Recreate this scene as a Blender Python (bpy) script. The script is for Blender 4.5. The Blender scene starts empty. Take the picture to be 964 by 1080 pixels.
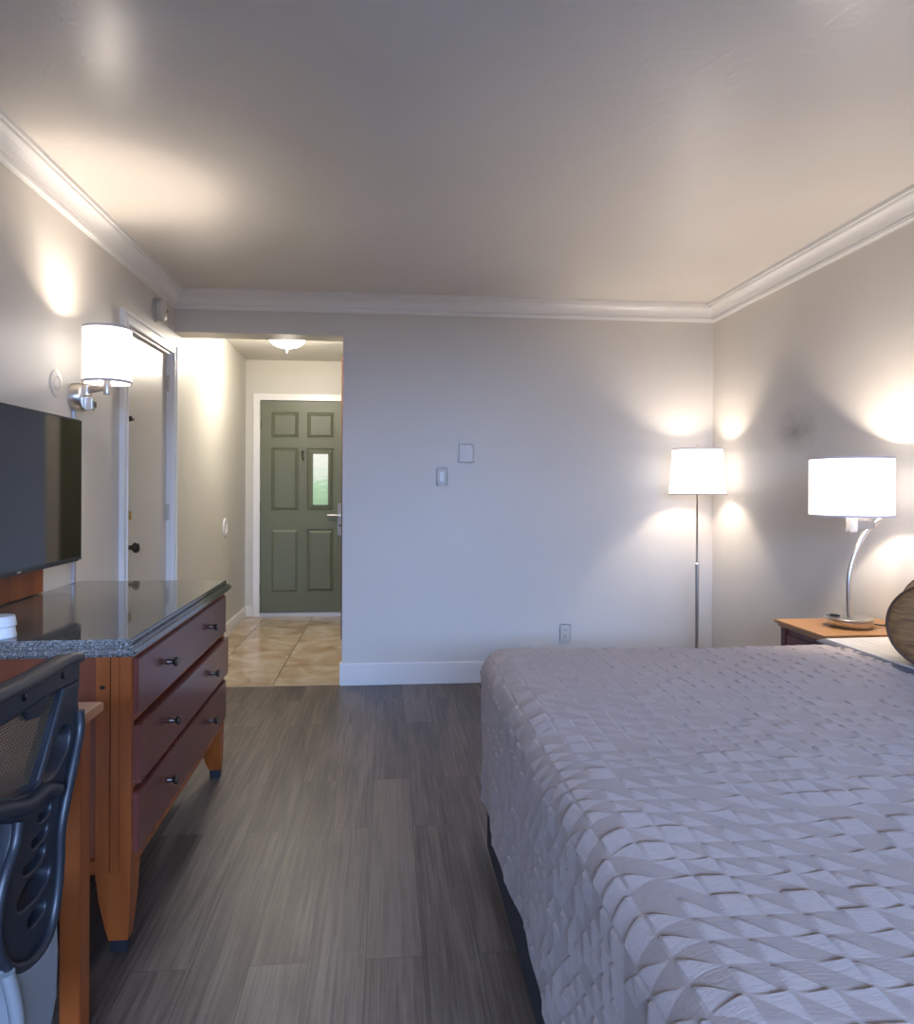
import bpy, bmesh, math, random
from mathutils import Vector, Matrix
random.seed(7)
SC = bpy.context.scene
COL = SC.collection
PI = math.pi

# ---------------------------------------------------------------- camera
F = 770.0; W_, H_ = 964, 1080
TH = math.atan(73.5 / F); RHO = 0.004; CAM_Z = 1.27; YH = 515.3
cam_d = bpy.data.cameras.new('camera'); cam = bpy.data.objects.new('camera', cam_d); COL.objects.link(cam)
cam_d.sensor_fit = 'VERTICAL'; cam_d.sensor_height = 24.0; cam_d.lens = 24.0 * F / H_
cam_d.shift_y = -(540 - YH) / H_ ; cam_d.clip_start = 0.05
fw = Vector((math.sin(TH), math.cos(TH), 0)); rt = Vector((math.cos(TH), -math.sin(TH), 0)); up = Vector((0, 0, 1))
r2 = rt * math.cos(RHO) + up * math.sin(RHO); u2 = up * math.cos(RHO) - rt * math.sin(RHO)
m = Matrix((r2, u2, -fw)).transposed().to_4x4(); m.translation = (0, 0, CAM_Z)
cam.matrix_world = m
SC.camera = cam

# ---------------------------------------------------------------- light and exposure
SC.view_settings.view_transform = 'Standard'
SC.view_settings.look = 'None'
SC.view_settings.gamma = 1.0
SC.view_settings.use_curve_mapping = False
SC.view_settings.exposure = 0.58
SC.cycles.use_denoising = True
SC.cycles.max_bounces = 10; SC.cycles.diffuse_bounces = 6; SC.cycles.glossy_bounces = 4
SC.cycles.transparent_max_bounces = 12
SC.cycles.sample_clamp_indirect = 6.0
SC.cycles.caustics_reflective = False; SC.cycles.caustics_refractive = False
wd = bpy.data.worlds.new('sky'); SC.world = wd; wd.use_nodes = True
wd.node_tree.nodes['Background'].inputs[0].default_value = (0.55, 0.7, 1.0, 1)
wd.node_tree.nodes['Background'].inputs[1].default_value = 0.12
DAY = (0.35, 0.55, 1.0); WARM = (1.0, 0.86, 0.715)
LAMP_W = 76.0

def area_light(name, loc, target, sx, sy, power, color):
    d = bpy.data.lights.new(name, 'AREA'); d.shape = 'RECTANGLE'; d.size = sx; d.size_y = sy
    d.energy = power; d.color = color
    o = bpy.data.objects.new(name, d); COL.objects.link(o); o.location = loc
    o.rotation_euler = (Vector(target) - Vector(loc)).to_track_quat('-Z', 'Y').to_euler()
    return o
area_light('window_daylight', (0.3, -3.4, 2.55), (0.3, 2.0, 0.9), 3.6, 1.7, 1000, DAY)
def point_light(name, loc, power, r=0.03, color=WARM):
    d = bpy.data.lights.new(name, 'POINT'); d.energy = power; d.color = color; d.shadow_soft_size = r
    o = bpy.data.objects.new(name, d); COL.objects.link(o); o.location = loc
    return o

# ---------------------------------------------------------------- materials
def mat(name, color=(0.5, 0.5, 0.5), rough=0.5, metal=0.0, spec=0.5):
    M = bpy.data.materials.new(name); M.use_nodes = True
    b = M.node_tree.nodes['Principled BSDF']
    b.inputs['Base Color'].default_value = (*color, 1); b.inputs['Roughness'].default_value = rough
    b.inputs['Metallic'].default_value = metal; b.inputs['Specular IOR Level'].default_value = spec
    return M
def N(M, kind, **kw):
    n = M.node_tree.nodes.new(kind)
    for k, v in kw.items():
        if k in n.inputs.keys(): n.inputs[k].default_value = v
        else: setattr(n, k, v)
    return n
def L(M, a, b): M.node_tree.links.new(a, b)
def bsdf(M): return M.node_tree.nodes['Principled BSDF']
def coords(M, scale=(1, 1, 1), rot=(0, 0, 0), loc=(0, 0, 0), src='Object'):
    tc = N(M, 'ShaderNodeTexCoord'); mp = N(M, 'ShaderNodeMapping')
    mp.inputs['Scale'].default_value = scale; mp.inputs['Rotation'].default_value = rot; mp.inputs['Location'].default_value = loc
    L(M, tc.outputs[src], mp.inputs['Vector']); return mp.outputs['Vector']
def ramp(M, fac, stops):
    r = N(M, 'ShaderNodeValToRGB'); el = r.color_ramp.elements
    while len(el) < len(stops): el.new(0.5)
    for e, (p, c) in zip(el, stops): e.position = p; e.color = (*c, 1)
    L(M, fac, r.inputs['Fac']); return r.outputs['Color']
def bump(M, h, strength, dist):
    b = N(M, 'ShaderNodeBump'); b.inputs['Strength'].default_value = strength; b.inputs['Distance'].default_value = dist
    L(M, h, b.inputs['Height']); L(M, b.outputs['Normal'], bsdf(M).inputs['Normal'])

def paint(name, color, rough, sc=5.0, bs=0.25, bd=0.004):
    M = mat(name, color, rough)
    v = coords(M)
    n = N(M, 'ShaderNodeTexNoise'); n.inputs['Scale'].default_value = sc; n.inputs['Detail'].default_value = 5
    L(M, v, n.inputs['Vector']); bump(M, n.outputs['Fac'], bs, bd)
    n2 = N(M, 'ShaderNodeTexNoise'); n2.inputs['Scale'].default_value = 1.3; L(M, v, n2.inputs['Vector'])
    c = ramp(M, n2.outputs['Fac'], [(0.3, tuple(x * 0.97 for x in color)), (0.7, tuple(min(1, x * 1.03) for x in color))])
    L(M, c, bsdf(M).inputs['Base Color'])
    return M
def wood(name, c1, c2, rough=0.32, axis='z', sc=1.0):
    M = mat(name, c1, rough)
    s = {'z': (18, 18, 1.2), 'x': (1.2, 18, 18), 'y': (18, 1.2, 18)}[axis]
    v = coords(M, tuple(k * sc for k in s))
    n = N(M, 'ShaderNodeTexNoise'); n.inputs['Scale'].default_value = 1.0; n.inputs['Detail'].default_value = 6; n.inputs['Distortion'].default_value = 0.6
    L(M, v, n.inputs['Vector'])
    L(M, ramp(M, n.outputs['Fac'], [(0.3, c1), (0.7, c2)]), bsdf(M).inputs['Base Color'])
    bump(M, n.outputs['Fac'], 0.08, 0.002)
    return M

M_wall = paint('wall_paint', (0.69, 0.655, 0.605), 0.42, 4.0, 0.12, 0.003)
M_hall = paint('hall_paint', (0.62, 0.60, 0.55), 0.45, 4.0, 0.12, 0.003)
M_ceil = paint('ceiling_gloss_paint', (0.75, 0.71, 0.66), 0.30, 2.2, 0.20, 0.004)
def add_fine_bump(M, scale, strength, dist):
    v = coords(M); n = N(M, 'ShaderNodeTexNoise'); n.inputs['Scale'].default_value = scale; n.inputs['Detail'].default_value = 6; n.inputs['Distortion'].default_value = 1.5
    L(M, v, n.inputs['Vector']); r = ramp(M, n.outputs['Fac'], [(0.55, (0, 0, 0)), (0.68, (1, 1, 1))])
    b = N(M, 'ShaderNodeBump'); b.inputs['Strength'].default_value = strength; b.inputs['Distance'].default_value = dist
    L(M, r, b.inputs['Height']); old = bsdf(M).inputs['Normal'].links[0].from_socket; L(M, old, b.inputs['Normal']); L(M, b.outputs['Normal'], bsdf(M).inputs['Normal'])
add_fine_bump(M_ceil, 7.0, 0.25, 0.0025)
M_trim = mat('white_trim', (0.85, 0.84, 0.83), 0.30)
M_door = paint('cream_door_paint', (0.60, 0.565, 0.51), 0.33, 6.0, 0.10, 0.002)
M_green = mat('green_door_paint', (0.140, 0.155, 0.098), 0.42)
M_steel = mat('brushed_nickel', (0.62, 0.58, 0.53), 0.28, 1.0)
M_bronze = mat('dark_bronze', (0.10, 0.08, 0.07), 0.30, 0.9)
M_brass = mat('aged_brass', (0.40, 0.28, 0.12), 0.35, 1.0)
M_plastic = mat('white_plastic', (0.60, 0.58, 0.54), 0.4)
M_plastic2 = mat('bright_white_plastic', (0.80, 0.80, 0.80), 0.35)
M_black = mat('black_plastic', (0.016, 0.018, 0.024), 0.42)
M_dark = mat('socket_black', (0.01, 0.01, 0.012), 0.6)  # near-black of socket faces and slots
M_screen = mat('tv_screen', (0.006, 0.007, 0.010), 0.05, 0, 0.5); M_screen.node_tree.nodes['Principled BSDF'].inputs['IOR'].default_value = 1.95
M_silver = mat('grey_silver_plastic', (0.24, 0.245, 0.25), 0.40, 0.2)
M_orange = wood('orange_cherry_wood', (0.235, 0.050, 0.009), (0.37, 0.095, 0.018))
M_cherry = wood('cherry_drawer_wood', (0.13, 0.034, 0.024), (0.18, 0.050, 0.034), 0.24)
M_table = wood('desk_wood', (0.34, 0.14, 0.05), (0.46, 0.21, 0.08), 0.35, 'y')
M_deskleg = wood('dark_cherry_leg', (0.16, 0.05, 0.02), (0.22, 0.075, 0.03), 0.4)
M_night = wood('honey_nightstand_wood', (0.42, 0.20, 0.07), (0.50, 0.26, 0.10), 0.3, 'y')
M_foot = mat('black_foot', (0.012, 0.012, 0.016), 0.5)
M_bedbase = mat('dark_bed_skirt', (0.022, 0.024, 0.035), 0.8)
M_white = mat('white_sheet', (0.68, 0.66, 0.64), 0.85)

def make_granite():
    M = mat('granite', (0.1, 0.1, 0.1), 0.06, 0, 0.8)
    v = coords(M)
    a = N(M, 'ShaderNodeTexNoise'); a.inputs['Scale'].default_value = 170; a.inputs['Detail'].default_value = 4; a.inputs['Roughness'].default_value = 0.7
    L(M, v, a.inputs['Vector'])
    c = ramp(M, a.outputs['Fac'], [(0.36, (0.024, 0.026, 0.024)), (0.48, (0.085, 0.085, 0.078)), (0.56, (0.16, 0.165, 0.155)), (0.68, (0.34, 0.35, 0.34))])
    L(M, c, bsdf(M).inputs['Base Color'])
    bsdf(M).inputs['IOR'].default_value = 2.0
    return M
M_granite = make_granite()

def make_planks():
    M = mat('vinyl_planks', (0.1, 0.1, 0.1), 0.42)
    v = coords(M, (1, 1, 1), (0, 0, PI / 2), (0.31, 0.053 + 0.153 * 20, 0))
    br = N(M, 'ShaderNodeTexBrick'); L(M, v, br.inputs['Vector'])
    br.offset = 0.37; br.squash = 1.0
    br.inputs['Scale'].default_value = 1.0; br.inputs['Brick Width'].default_value = 1.22; br.inputs['Row Height'].default_value = 0.153
    br.inputs['Mortar Size'].default_value = 0.0011; br.inputs['Mortar Smooth'].default_value = 0.3; br.inputs['Bias'].default_value = 0.0
    br.inputs['Color1'].default_value = (0, 0, 0, 1); br.inputs['Color2'].default_value = (1, 1, 1, 1); br.inputs['Mortar'].default_value = (0.5, 0.5, 0.5, 1)
    # offset grain per plank
    sep = N(M, 'ShaderNodeVectorMath', operation='MULTIPLY_ADD')
    L(M, br.outputs['Color'], sep.inputs[0]); sep.inputs[1].default_value = (3.1, 7.7, 5.3); L(M, v, sep.inputs[2])
    def noise(scale, sv, det=5, dist=0.0, rough=0.5):
        mp = N(M, 'ShaderNodeMapping'); mp.inputs['Scale'].default_value = sv; L(M, sep.outputs[0], mp.inputs['Vector'])
        n = N(M, 'ShaderNodeTexNoise'); n.inputs['Scale'].default_value = scale; n.inputs['Detail'].default_value = det
        n.inputs['Distortion'].default_value = dist; n.inputs['Roughness'].default_value = rough
        L(M, mp.outputs[0], n.inputs['Vector']); return n.outputs['Fac']
    g1 = noise(1.0, (2.2, 90, 1), 6, 0.4, 0.65)
    g2 = noise(1.0, (1.0, 9, 1), 3, 1.5)
    g3 = noise(1.0, (70, 8, 1), 3, 0.2)
    mx = N(M, 'ShaderNodeMath', operation='MULTIPLY_ADD'); L(M, g1, mx.inputs[0]); mx.inputs[1].default_value = 0.62
    m2 = N(M, 'ShaderNodeMath', operation='MULTIPLY'); L(M, g2, m2.inputs[0]); m2.inputs[1].default_value = 0.40
    L(M, m2.outputs[0], mx.inputs[2])
    m3 = N(M, 'ShaderNodeMath', operation='MULTIPLY_ADD'); L(M, g3, m3.inputs[0]); m3.inputs[1].default_value = 0.06; L(M, mx.outputs[0], m3.inputs[2])
    m4 = N(M, 'ShaderNodeMath', operation='MULTIPLY_ADD'); L(M, br.outputs['Color'], m4.inputs[0]); m4.inputs[1].default_value = 0.17; L(M, m3.outputs[0], m4.inputs[2])
    c = ramp(M, m4.outputs[0], [(0.42, (0.036, 0.025, 0.019)), (0.58, (0.086, 0.062, 0.048)), (0.76, (0.170, 0.130, 0.100))])
    mix = N(M, 'ShaderNodeMix', data_type='RGBA'); L(M, br.outputs['Fac'], mix.inputs[0]); L(M, c, mix.inputs[6]); mix.inputs[7].default_value = (0.028, 0.024, 0.022, 1)
    L(M, mix.outputs[2], bsdf(M).inputs['Base Color'])
    bump(M, m3.outputs[0], 0.35, 0.0025)
    return M
M_floor = make_planks()

def make_tiles():
    M = mat('beige_floor_tile', (0.5, 0.4, 0.3), 0.22)
    v = coords(M, (1, 1, 1), (0, 0, 0), (0.73 + 0.457 * 10, -6.325 + 0.51 * 20, 0))
    br = N(M, 'ShaderNodeTexBrick'); L(M, v, br.inputs['Vector']); br.offset = 0.0
    br.inputs['Scale'].default_value = 1.0; br.inputs['Brick Width'].default_value = 0.457; br.inputs['Row Height'].default_value = 0.51
    br.inputs['Mortar Size'].default_value = 0.0032; br.inputs['Mortar Smooth'].default_value = 0.2
    br.inputs['Color1'].default_value = (0, 0, 0, 1); br.inputs['Color2'].default_value = (1, 1, 1, 1)
    ad = N(M, 'ShaderNodeVectorMath', operation='MULTIPLY_ADD'); L(M, br.outputs['Color'], ad.inputs[0]); ad.inputs[1].default_value = (4, 9, 2); L(M, v, ad.inputs[2])
    n = N(M, 'ShaderNodeTexNoise'); n.inputs['Scale'].default_value = 3.2; n.inputs['Detail'].default_value = 6; n.inputs['Distortion'].default_value = 1.2
    L(M, ad.outputs[0], n.inputs['Vector'])
    c = ramp(M, n.outputs['Fac'], [(0.3, (0.34, 0.22, 0.12)), (0.5, (0.50, 0.39, 0.26)), (0.7, (0.62, 0.53, 0.41))])
    mix = N(M, 'ShaderNodeMix', data_type='RGBA'); L(M, br.outputs['Fac'], mix.inputs[0]); L(M, c, mix.inputs[6]); mix.inputs[7].default_value = (0.10, 0.07, 0.05, 1)
    L(M, mix.outputs[2], bsdf(M).inputs['Base Color'])
    return M
M_tile = make_tiles()

def make_shade(name, strength=0.85, col=(1.0, 0.93, 0.87)):
    M = bpy.data.materials.new(name); M.use_nodes = True; nt = M.node_tree; nt.nodes.clear()
    o = nt.nodes.new('ShaderNodeOutputMaterial'); d = nt.nodes.new('ShaderNodeBsdfDiffuse'); t = nt.nodes.new('ShaderNodeBsdfTranslucent')
    mx = nt.nodes.new('ShaderNodeMixShader'); e = nt.nodes.new('ShaderNodeEmission'); a = nt.nodes.new('ShaderNodeAddShader')
    d.inputs[0].default_value = (0.8, 0.77, 0.75, 1); t.inputs[0].default_value = (0.5, 0.47, 0.44, 1); mx.inputs[0].default_value = 0.12
    e.inputs[0].default_value = (*col, 1); e.inputs[1].default_value = strength
    nt.links.new(d.outputs[0], mx.inputs[1]); nt.links.new(t.outputs[0], mx.inputs[2]); nt.links.new(mx.outputs[0], a.inputs[0]); nt.links.new(e.outputs[0], a.inputs[1])
    nt.links.new(a.outputs[0], o.inputs[0]); return M
M_shade = make_shade('glowing_white_shade', 1.15)
M_rim = mat('shade_trim', (0.78, 0.68, 0.67), 0.7)
M_dome = make_shade('frosted_glass_dome', 6.0, (1, 0.97, 0.9))

def make_quilt():
    M = mat('matelasse_coverlet', (0.4, 0.36, 0.36), 0.62, 0, 0.4)
    at = N(M, 'ShaderNodeAttribute', attribute_name='raised')
    v = coords(M, (1, 1, 1))
    n = N(M, 'ShaderNodeTexNoise'); n.inputs['Scale'].default_value = 60; n.inputs['Detail'].default_value = 4
    mp = N(M, 'ShaderNodeMapping'); mp.inputs['Scale'].default_value = (1, 5, 2); mp.inputs['Rotation'].default_value = (0, 0, 0.5)
    L(M, v, mp.inputs['Vector']); L(M, mp.outputs[0], n.inputs['Vector'])
    c1 = ramp(M, n.outputs['Fac'], [(0.3, (0.300, 0.224, 0.192)), (0.7, (0.330, 0.248, 0.214))])
    c2 = ramp(M, n.outputs['Fac'], [(0.3, (0.335, 0.258, 0.227)), (0.7, (0.385, 0.300, 0.266))])
    mix = N(M, 'ShaderNodeMix', data_type='RGBA'); L(M, at.outputs['Fac'], mix.inputs[0]); L(M, c1, mix.inputs[6]); L(M, c2, mix.inputs[7])
    L(M, mix.outputs[2], bsdf(M).inputs['Base Color'])
    bsdf(M).inputs['Sheen Weight'].default_value = 0.15
    bump(M, n.outputs['Fac'], 0.3, 0.003)
    return M
M_quilt = make_quilt()

def make_bolster_mat():
    M = mat('brown_striped_fabric', (0.2, 0.1, 0.03), 0.75)
    v = coords(M, (8, 90, 75), (0, 0, 0))
    n = N(M, 'ShaderNodeTexNoise'); n.inputs['Scale'].default_value = 1.0; n.inputs['Detail'].default_value = 5; n.inputs['Distortion'].default_value = 0.5
    L(M, v, n.inputs['Vector'])
    L(M, ramp(M, n.outputs['Fac'], [(0.3, (0.13, 0.055, 0.016)), (0.7, (0.32, 0.155, 0.050))]), bsdf(M).inputs['Base Color'])
    bump(M, n.outputs['Fac'], 0.5, 0.003)
    return M
M_bolster = make_bolster_mat()
M_piping = mat('dark_brown_piping', (0.07, 0.03, 0.012), 0.7)

def make_meshfab():
    M = mat('chair_mesh', (0.10, 0.075, 0.05), 0.6)
    nt = M.node_tree
    v = coords(M, (1, 1, 1))
    br = N(M, 'ShaderNodeTexBrick'); br.offset = 0.5
    mp = N(M, 'ShaderNodeMapping'); mp.inputs['Rotation'].default_value = (0, 0, 0.0); L(M, v, mp.inputs['Vector']); L(M, mp.outputs[0], br.inputs['Vector'])
    br.inputs['Scale'].default_value = 1.0; br.inputs['Brick Width'].default_value = 0.0075; br.inputs['Row Height'].default_value = 0.0050
    br.inputs['Mortar Size'].default_value = 0.00095; br.inputs['Mortar Smooth'].default_value = 0.0
    tr = N(M, 'ShaderNodeBsdfTransparent'); mx = N(M, 'ShaderNodeMixShader')
    out = [n for n in nt.nodes if n.type == 'OUTPUT_MATERIAL'][0]
    L(M, br.outputs['Fac'], mx.inputs[0]); L(M, tr.outputs[0], mx.inputs[1]); L(M, bsdf(M).outputs[0], mx.inputs[2])
    L(M, mx.outputs[0], out.inputs['Surface'])
    return M
M_mesh = make_meshfab()

def make_glass_pane():
    M = mat('textured_daylight_glow_glass', (0.3, 0.35, 0.3), 0.15)
    v = coords(M, (1, 1, 1))
    sx = N(M, 'ShaderNodeSeparateXYZ'); L(M, v, sx.inputs[0])
    n = N(M, 'ShaderNodeTexNoise'); n.inputs['Scale'].default_value = 1; n.inputs['Detail'].default_value = 4
    mp = N(M, 'ShaderNodeMapping'); mp.inputs['Scale'].default_value = (14, 1, 60); L(M, v, mp.inputs['Vector']); L(M, mp.outputs[0], n.inputs['Vector'])
    ad = N(M, 'ShaderNodeMath', operation='MULTIPLY_ADD'); L(M, n.outputs['Fac'], ad.inputs[0]); ad.inputs[1].default_value = 0.5; L(M, sx.outputs['Z'], ad.inputs[2])
    c = ramp(M, ad.outputs[0], [(0.30, (0.12, 0.26, 0.12)), (0.45, (0.20, 0.36, 0.20)), (0.55, (0.42, 0.46, 0.38)), (0.75, (0.55, 0.54, 0.50))])
    L(M, c, bsdf(M).inputs['Emission Color']); bsdf(M).inputs['Emission Strength'].default_value = 0.8  # daylight and lawn beyond the glass are put in as emission colour
    return M
M_pane = make_glass_pane()

# ---------------------------------------------------------------- geometry helpers
def obj(name, bm, material, parent=None, smooth=False, loc=(0, 0, 0)):
    me = bpy.data.meshes.new(name); bm.normal_update(); bm.to_mesh(me); bm.free()
    if isinstance(material, (list, tuple)):
        for x in material: me.materials.append(x)
    else: me.materials.append(material)
    if smooth:
        for p in me.polygons: p.use_smooth = True
        try: me.set_sharp_from_angle(angle=math.radians(40))
        except Exception: pass
    o = bpy.data.objects.new(name, me); COL.objects.link(o); o.location = loc
    if parent: o.parent = parent
    return o
def tag(o, label=None, cat=None, group=None, kind=None):
    if label: o['label'] = label
    if cat: o['category'] = cat
    if group: o['group'] = group
    if kind: o['kind'] = kind
    return o
def thing(name, label, cat, loc=(0, 0, 0), rz=0.0, group=None):
    o = bpy.data.objects.new(name, None); COL.objects.link(o); o.location = loc; o.rotation_euler = (0, 0, rz)
    o.empty_display_size = 0.1
    return tag(o, label, cat, group)
def box(bm, a, b, bev=0.0, seg=2):
    x0, y0, z0 = a; x1, y1, z1 = b
    g = bmesh.ops.create_cube(bm, size=1.0)
    vs = g['verts']
    for v in vs:
        v.co = Vector(((x0 + x1) / 2 + v.co.x * (x1 - x0), (y0 + y1) / 2 + v.co.y * (y1 - y0), (z0 + z1) / 2 + v.co.z * (z1 - z0)))
    if bev > 0:
        es = {e for v in vs for e in v.link_edges}
        bmesh.ops.bevel(bm, geom=list(es), offset=bev, segments=seg, affect='EDGES', clamp_overlap=True)
    return bm
def bx(a, b, bev=0.0, seg=2): return box(bmesh.new(), a, b, bev, seg)
def frame_of(axis):
    z = Vector(axis).normalized(); t = Vector((0, 0, 1)) if abs(z.z) < 0.9 else Vector((1, 0, 0))
    x = t.cross(z).normalized(); y = z.cross(x); return x, y, z
def lathe(bm, prof, center=(0, 0, 0), axis=(0, 0, 1), n=40, caps=True, sx=1.0, sy=1.0):
    x, y, z = frame_of(axis); c = Vector(center); rings = []
    for r, h in prof:
        rings.append([bm.verts.new(c + z * h + x * (math.cos(2 * PI * k / n) * max(r, 1e-4) * sx) + y * (math.sin(2 * PI * k / n) * max(r, 1e-4) * sy)) for k in range(n)])
    for a, b in zip(rings, rings[1:]):
        for k in range(n): bm.faces.new((a[k], a[(k + 1) % n], b[(k + 1) % n], b[k]))
    if caps:
        bm.faces.new(list(reversed(rings[0]))); bm.faces.new(rings[-1])
    bmesh.ops.recalc_face_normals(bm, faces=bm.faces[:])
    return bm
def lth(prof, center=(0, 0, 0), axis=(0, 0, 1), n=40, caps=True, sx=1.0, sy=1.0):
    return lathe(bmesh.new(), prof, center, axis, n, caps, sx, sy)
def cyl(r, h0, h1, center=(0, 0, 0), axis=(0, 0, 1), n=32, bev=0.0):
    if bev: return lth([(r - bev, h0), (r, h0 + bev), (r, h1 - bev), (r - bev, h1)], center, axis, n)
    return lth([(r, h0), (r, h1)], center, axis, n)
def tube(bm, pts, rad, n=10, flat=None, smoothn=0):
    """swept tube through pts; flat=(a,b,ref) makes an oval section"""
    P = [Vector(p) for p in pts]
    if smoothn:
        Q = []
        for i in range(len(P) - 1):
            p0 = P[max(i - 1, 0)]; p1 = P[i]; p2 = P[i + 1]; p3 = P[min(i + 2, len(P) - 1)]
            for k in range(smoothn):
                t = k / smoothn
                Q.append(0.5 * ((2 * p1) + (p2 - p0) * t + (2 * p0 - 5 * p1 + 4 * p2 - p3) * t * t + (3 * p1 - p0 - 3 * p2 + p3) * t ** 3))
        Q.append(P[-1]); P = Q
    rings = []; ref = None
    for i, p in enumerate(P):
        d = (P[min(i + 1, len(P) - 1)] - P[max(i - 1, 0)]).normalized()
        if flat: ref = Vector(flat[2])
        elif ref is None: ref = Vector((0, 0, 1)) if abs(d.z) < 0.9 else Vector((1, 0, 0))
        x = ref.cross(d).normalized(); y = d.cross(x).normalized()
        if not flat: ref = y
        a, b = (flat[0], flat[1]) if flat else (rad, rad)
        if callable(rad): a = b = rad(i / (len(P) - 1))
        rings.append([bm.verts.new(p + x * (a * math.cos(2 * PI * k / n)) + y * (b * math.sin(2 * PI * k / n))) for k in range(n)])
    for a, b in zip(rings, rings[1:]):
        for k in range(n): bm.faces.new((a[k], a[(k + 1) % n], b[(k + 1) % n], b[k]))
    bm.faces.new(list(reversed(rings[0]))); bm.faces.new(rings[-1])
    bmesh.ops.recalc_face_normals(bm, faces=bm.faces[:])
    return bm
def tb(pts, rad, n=10, flat=None, smoothn=0): return tube(bmesh.new(), pts, rad, n, flat, smoothn)
def prism(bm, outline, dirv, origin=(0, 0, 0), ax=(1, 0, 0), ay=(0, 0, 1)):
    o = Vector(origin); ax = Vector(ax); ay = Vector(ay); d = Vector(dirv)
    a = [bm.verts.new(o + ax * p[0] + ay * p[1]) for p in outline]; b = [bm.verts.new(v.co + d) for v in a]
    bm.faces.new(a); bm.faces.new(list(reversed(b)))
    for i in range(len(a)):
        j = (i + 1) % len(a); bm.faces.new((a[j], a[i], b[i], b[j]))
    bmesh.ops.recalc_face_normals(bm, faces=bm.faces[:])
    return bm
def plate(name, splines, thick, bev, mat_, parent, off=0.0, smooth_splines=()):
    """outline(s) in the local x-z plane, extruded along local y with rounded edges; later outlines are holes"""
    cu = bpy.data.curves.new(name, 'CURVE'); cu.dimensions = '2D'; cu.fill_mode = 'BOTH'
    cu.extrude = max(thick / 2 - bev, 0.0005); cu.bevel_depth = bev; cu.bevel_resolution = 3; cu.offset = -bev
    cu.resolution_u = 6
    for i, s in enumerate(splines):
        sp = cu.splines.new('BEZIER'); sp.bezier_points.add(len(s) - 1)
        for p, q in zip(sp.bezier_points, s):
            p.co = (q[0], q[1], 0)
            p.handle_left_type = p.handle_right_type = 'AUTO' if (i in smooth_splines) else 'VECTOR'
        sp.use_cyclic_u = True
    t = bpy.data.objects.new(name + '_tmp', cu); COL.objects.link(t)
    dg = bpy.context.evaluated_depsgraph_get()
    me = bpy.data.meshes.new_from_object(t.evaluated_get(dg))
    bpy.data.objects.remove(t); bpy.data.curves.remove(cu)
    me.transform(Matrix(((1, 0, 0, 0), (0, 0, -1, off), (0, 1, 0, 0), (0, 0, 0, 1))))
    me.materials.clear(); me.materials.append(mat_); me.name = name
    for p in me.polygons: p.use_smooth = True
    try: me.set_sharp_from_angle(angle=math.radians(50))
    except Exception: pass
    o = bpy.data.objects.new(name, me); COL.objects.link(o)
    if parent: o.parent = parent
    return o
def struct(name, bm, m, parent=None, smooth=False):
    o = obj(name, bm, m, parent, smooth)
    if not parent: o['kind'] = 'structure'
    return o

# ---------------------------------------------------------------- room shell
XL, XR, YB, ZC = -1.34, 2.19, 4.75, 2.515
YF = -1.7                       # wall behind the camera, with the window
HX0 = -0.287                    # right edge of the hall opening
HZ = 2.252                      # underside of the header
YH2 = YB + 0.19
HYE = 7.35                      # hall end wall
HXL = -1.39; ZH = 2.53

struct('floor', bx((XL - 0.3, YF - 0.2, -0.1), (XR + 0.2, YB + 0.012, 0)), M_floor)
tl = struct('floor_tile', bx((-1.6, YB + 0.035, -0.1), (1.0, HYE + 0.2, 0)), M_tile); tl.name = 'floor_2'
struct('trim_threshold', bx((XL, YB + 0.005, -0.02), (HX0, YB + 0.04, 0.004), 0.002), mat('tan_threshold', (0.42, 0.32, 0.20), 0.4))
struct('ceiling', bx((XL - 0.2, YF - 0.2, ZC), (XR + 0.2, YH2 - 0.05, ZC + 0.1)), M_ceil)
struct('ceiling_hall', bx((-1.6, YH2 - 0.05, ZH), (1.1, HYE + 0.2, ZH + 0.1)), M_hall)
# left wall with connecting-door opening
DY0, DY1, DZ = 3.872, 4.682, 2.105
b = bmesh.new()
box(b, (XL - 0.14, YF, 0), (XL, DY0, ZC)); box(b, (XL - 0.14, DY0, DZ), (XL, DY1, ZC)); box(b, (XL - 0.14, DY1, 0), (XL, YB, ZC))
struct('wall_left', b, M_wall)
b = bmesh.new()
prism(b, [(XL, YB), (HXL, HYE), (HXL - 0.14, HYE), (XL - 0.14, YB)], (0, 0, ZH), ax=(1, 0, 0), ay=(0, 1, 0))
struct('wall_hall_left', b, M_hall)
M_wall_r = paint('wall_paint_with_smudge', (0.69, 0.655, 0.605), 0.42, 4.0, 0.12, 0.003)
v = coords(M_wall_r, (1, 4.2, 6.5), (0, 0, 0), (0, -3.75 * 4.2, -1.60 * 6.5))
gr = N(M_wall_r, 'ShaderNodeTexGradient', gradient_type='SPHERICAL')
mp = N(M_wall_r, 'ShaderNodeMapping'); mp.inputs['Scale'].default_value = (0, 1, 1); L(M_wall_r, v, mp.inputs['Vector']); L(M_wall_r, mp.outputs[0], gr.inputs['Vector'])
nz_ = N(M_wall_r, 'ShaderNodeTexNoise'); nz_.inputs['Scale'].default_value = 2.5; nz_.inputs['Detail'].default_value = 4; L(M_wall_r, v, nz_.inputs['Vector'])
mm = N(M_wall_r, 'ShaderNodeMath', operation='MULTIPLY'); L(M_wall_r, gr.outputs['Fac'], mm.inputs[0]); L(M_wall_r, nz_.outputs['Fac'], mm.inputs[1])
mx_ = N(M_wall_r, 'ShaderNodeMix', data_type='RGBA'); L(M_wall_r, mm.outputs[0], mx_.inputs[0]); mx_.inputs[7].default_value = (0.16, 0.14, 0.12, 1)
old = bsdf(M_wall_r).inputs['Base Color'].links[0].from_socket; L(M_wall_r, old, mx_.inputs[6]); L(M_wall_r, mx_.outputs[2], bsdf(M_wall_r).inputs['Base Color'])
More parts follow.
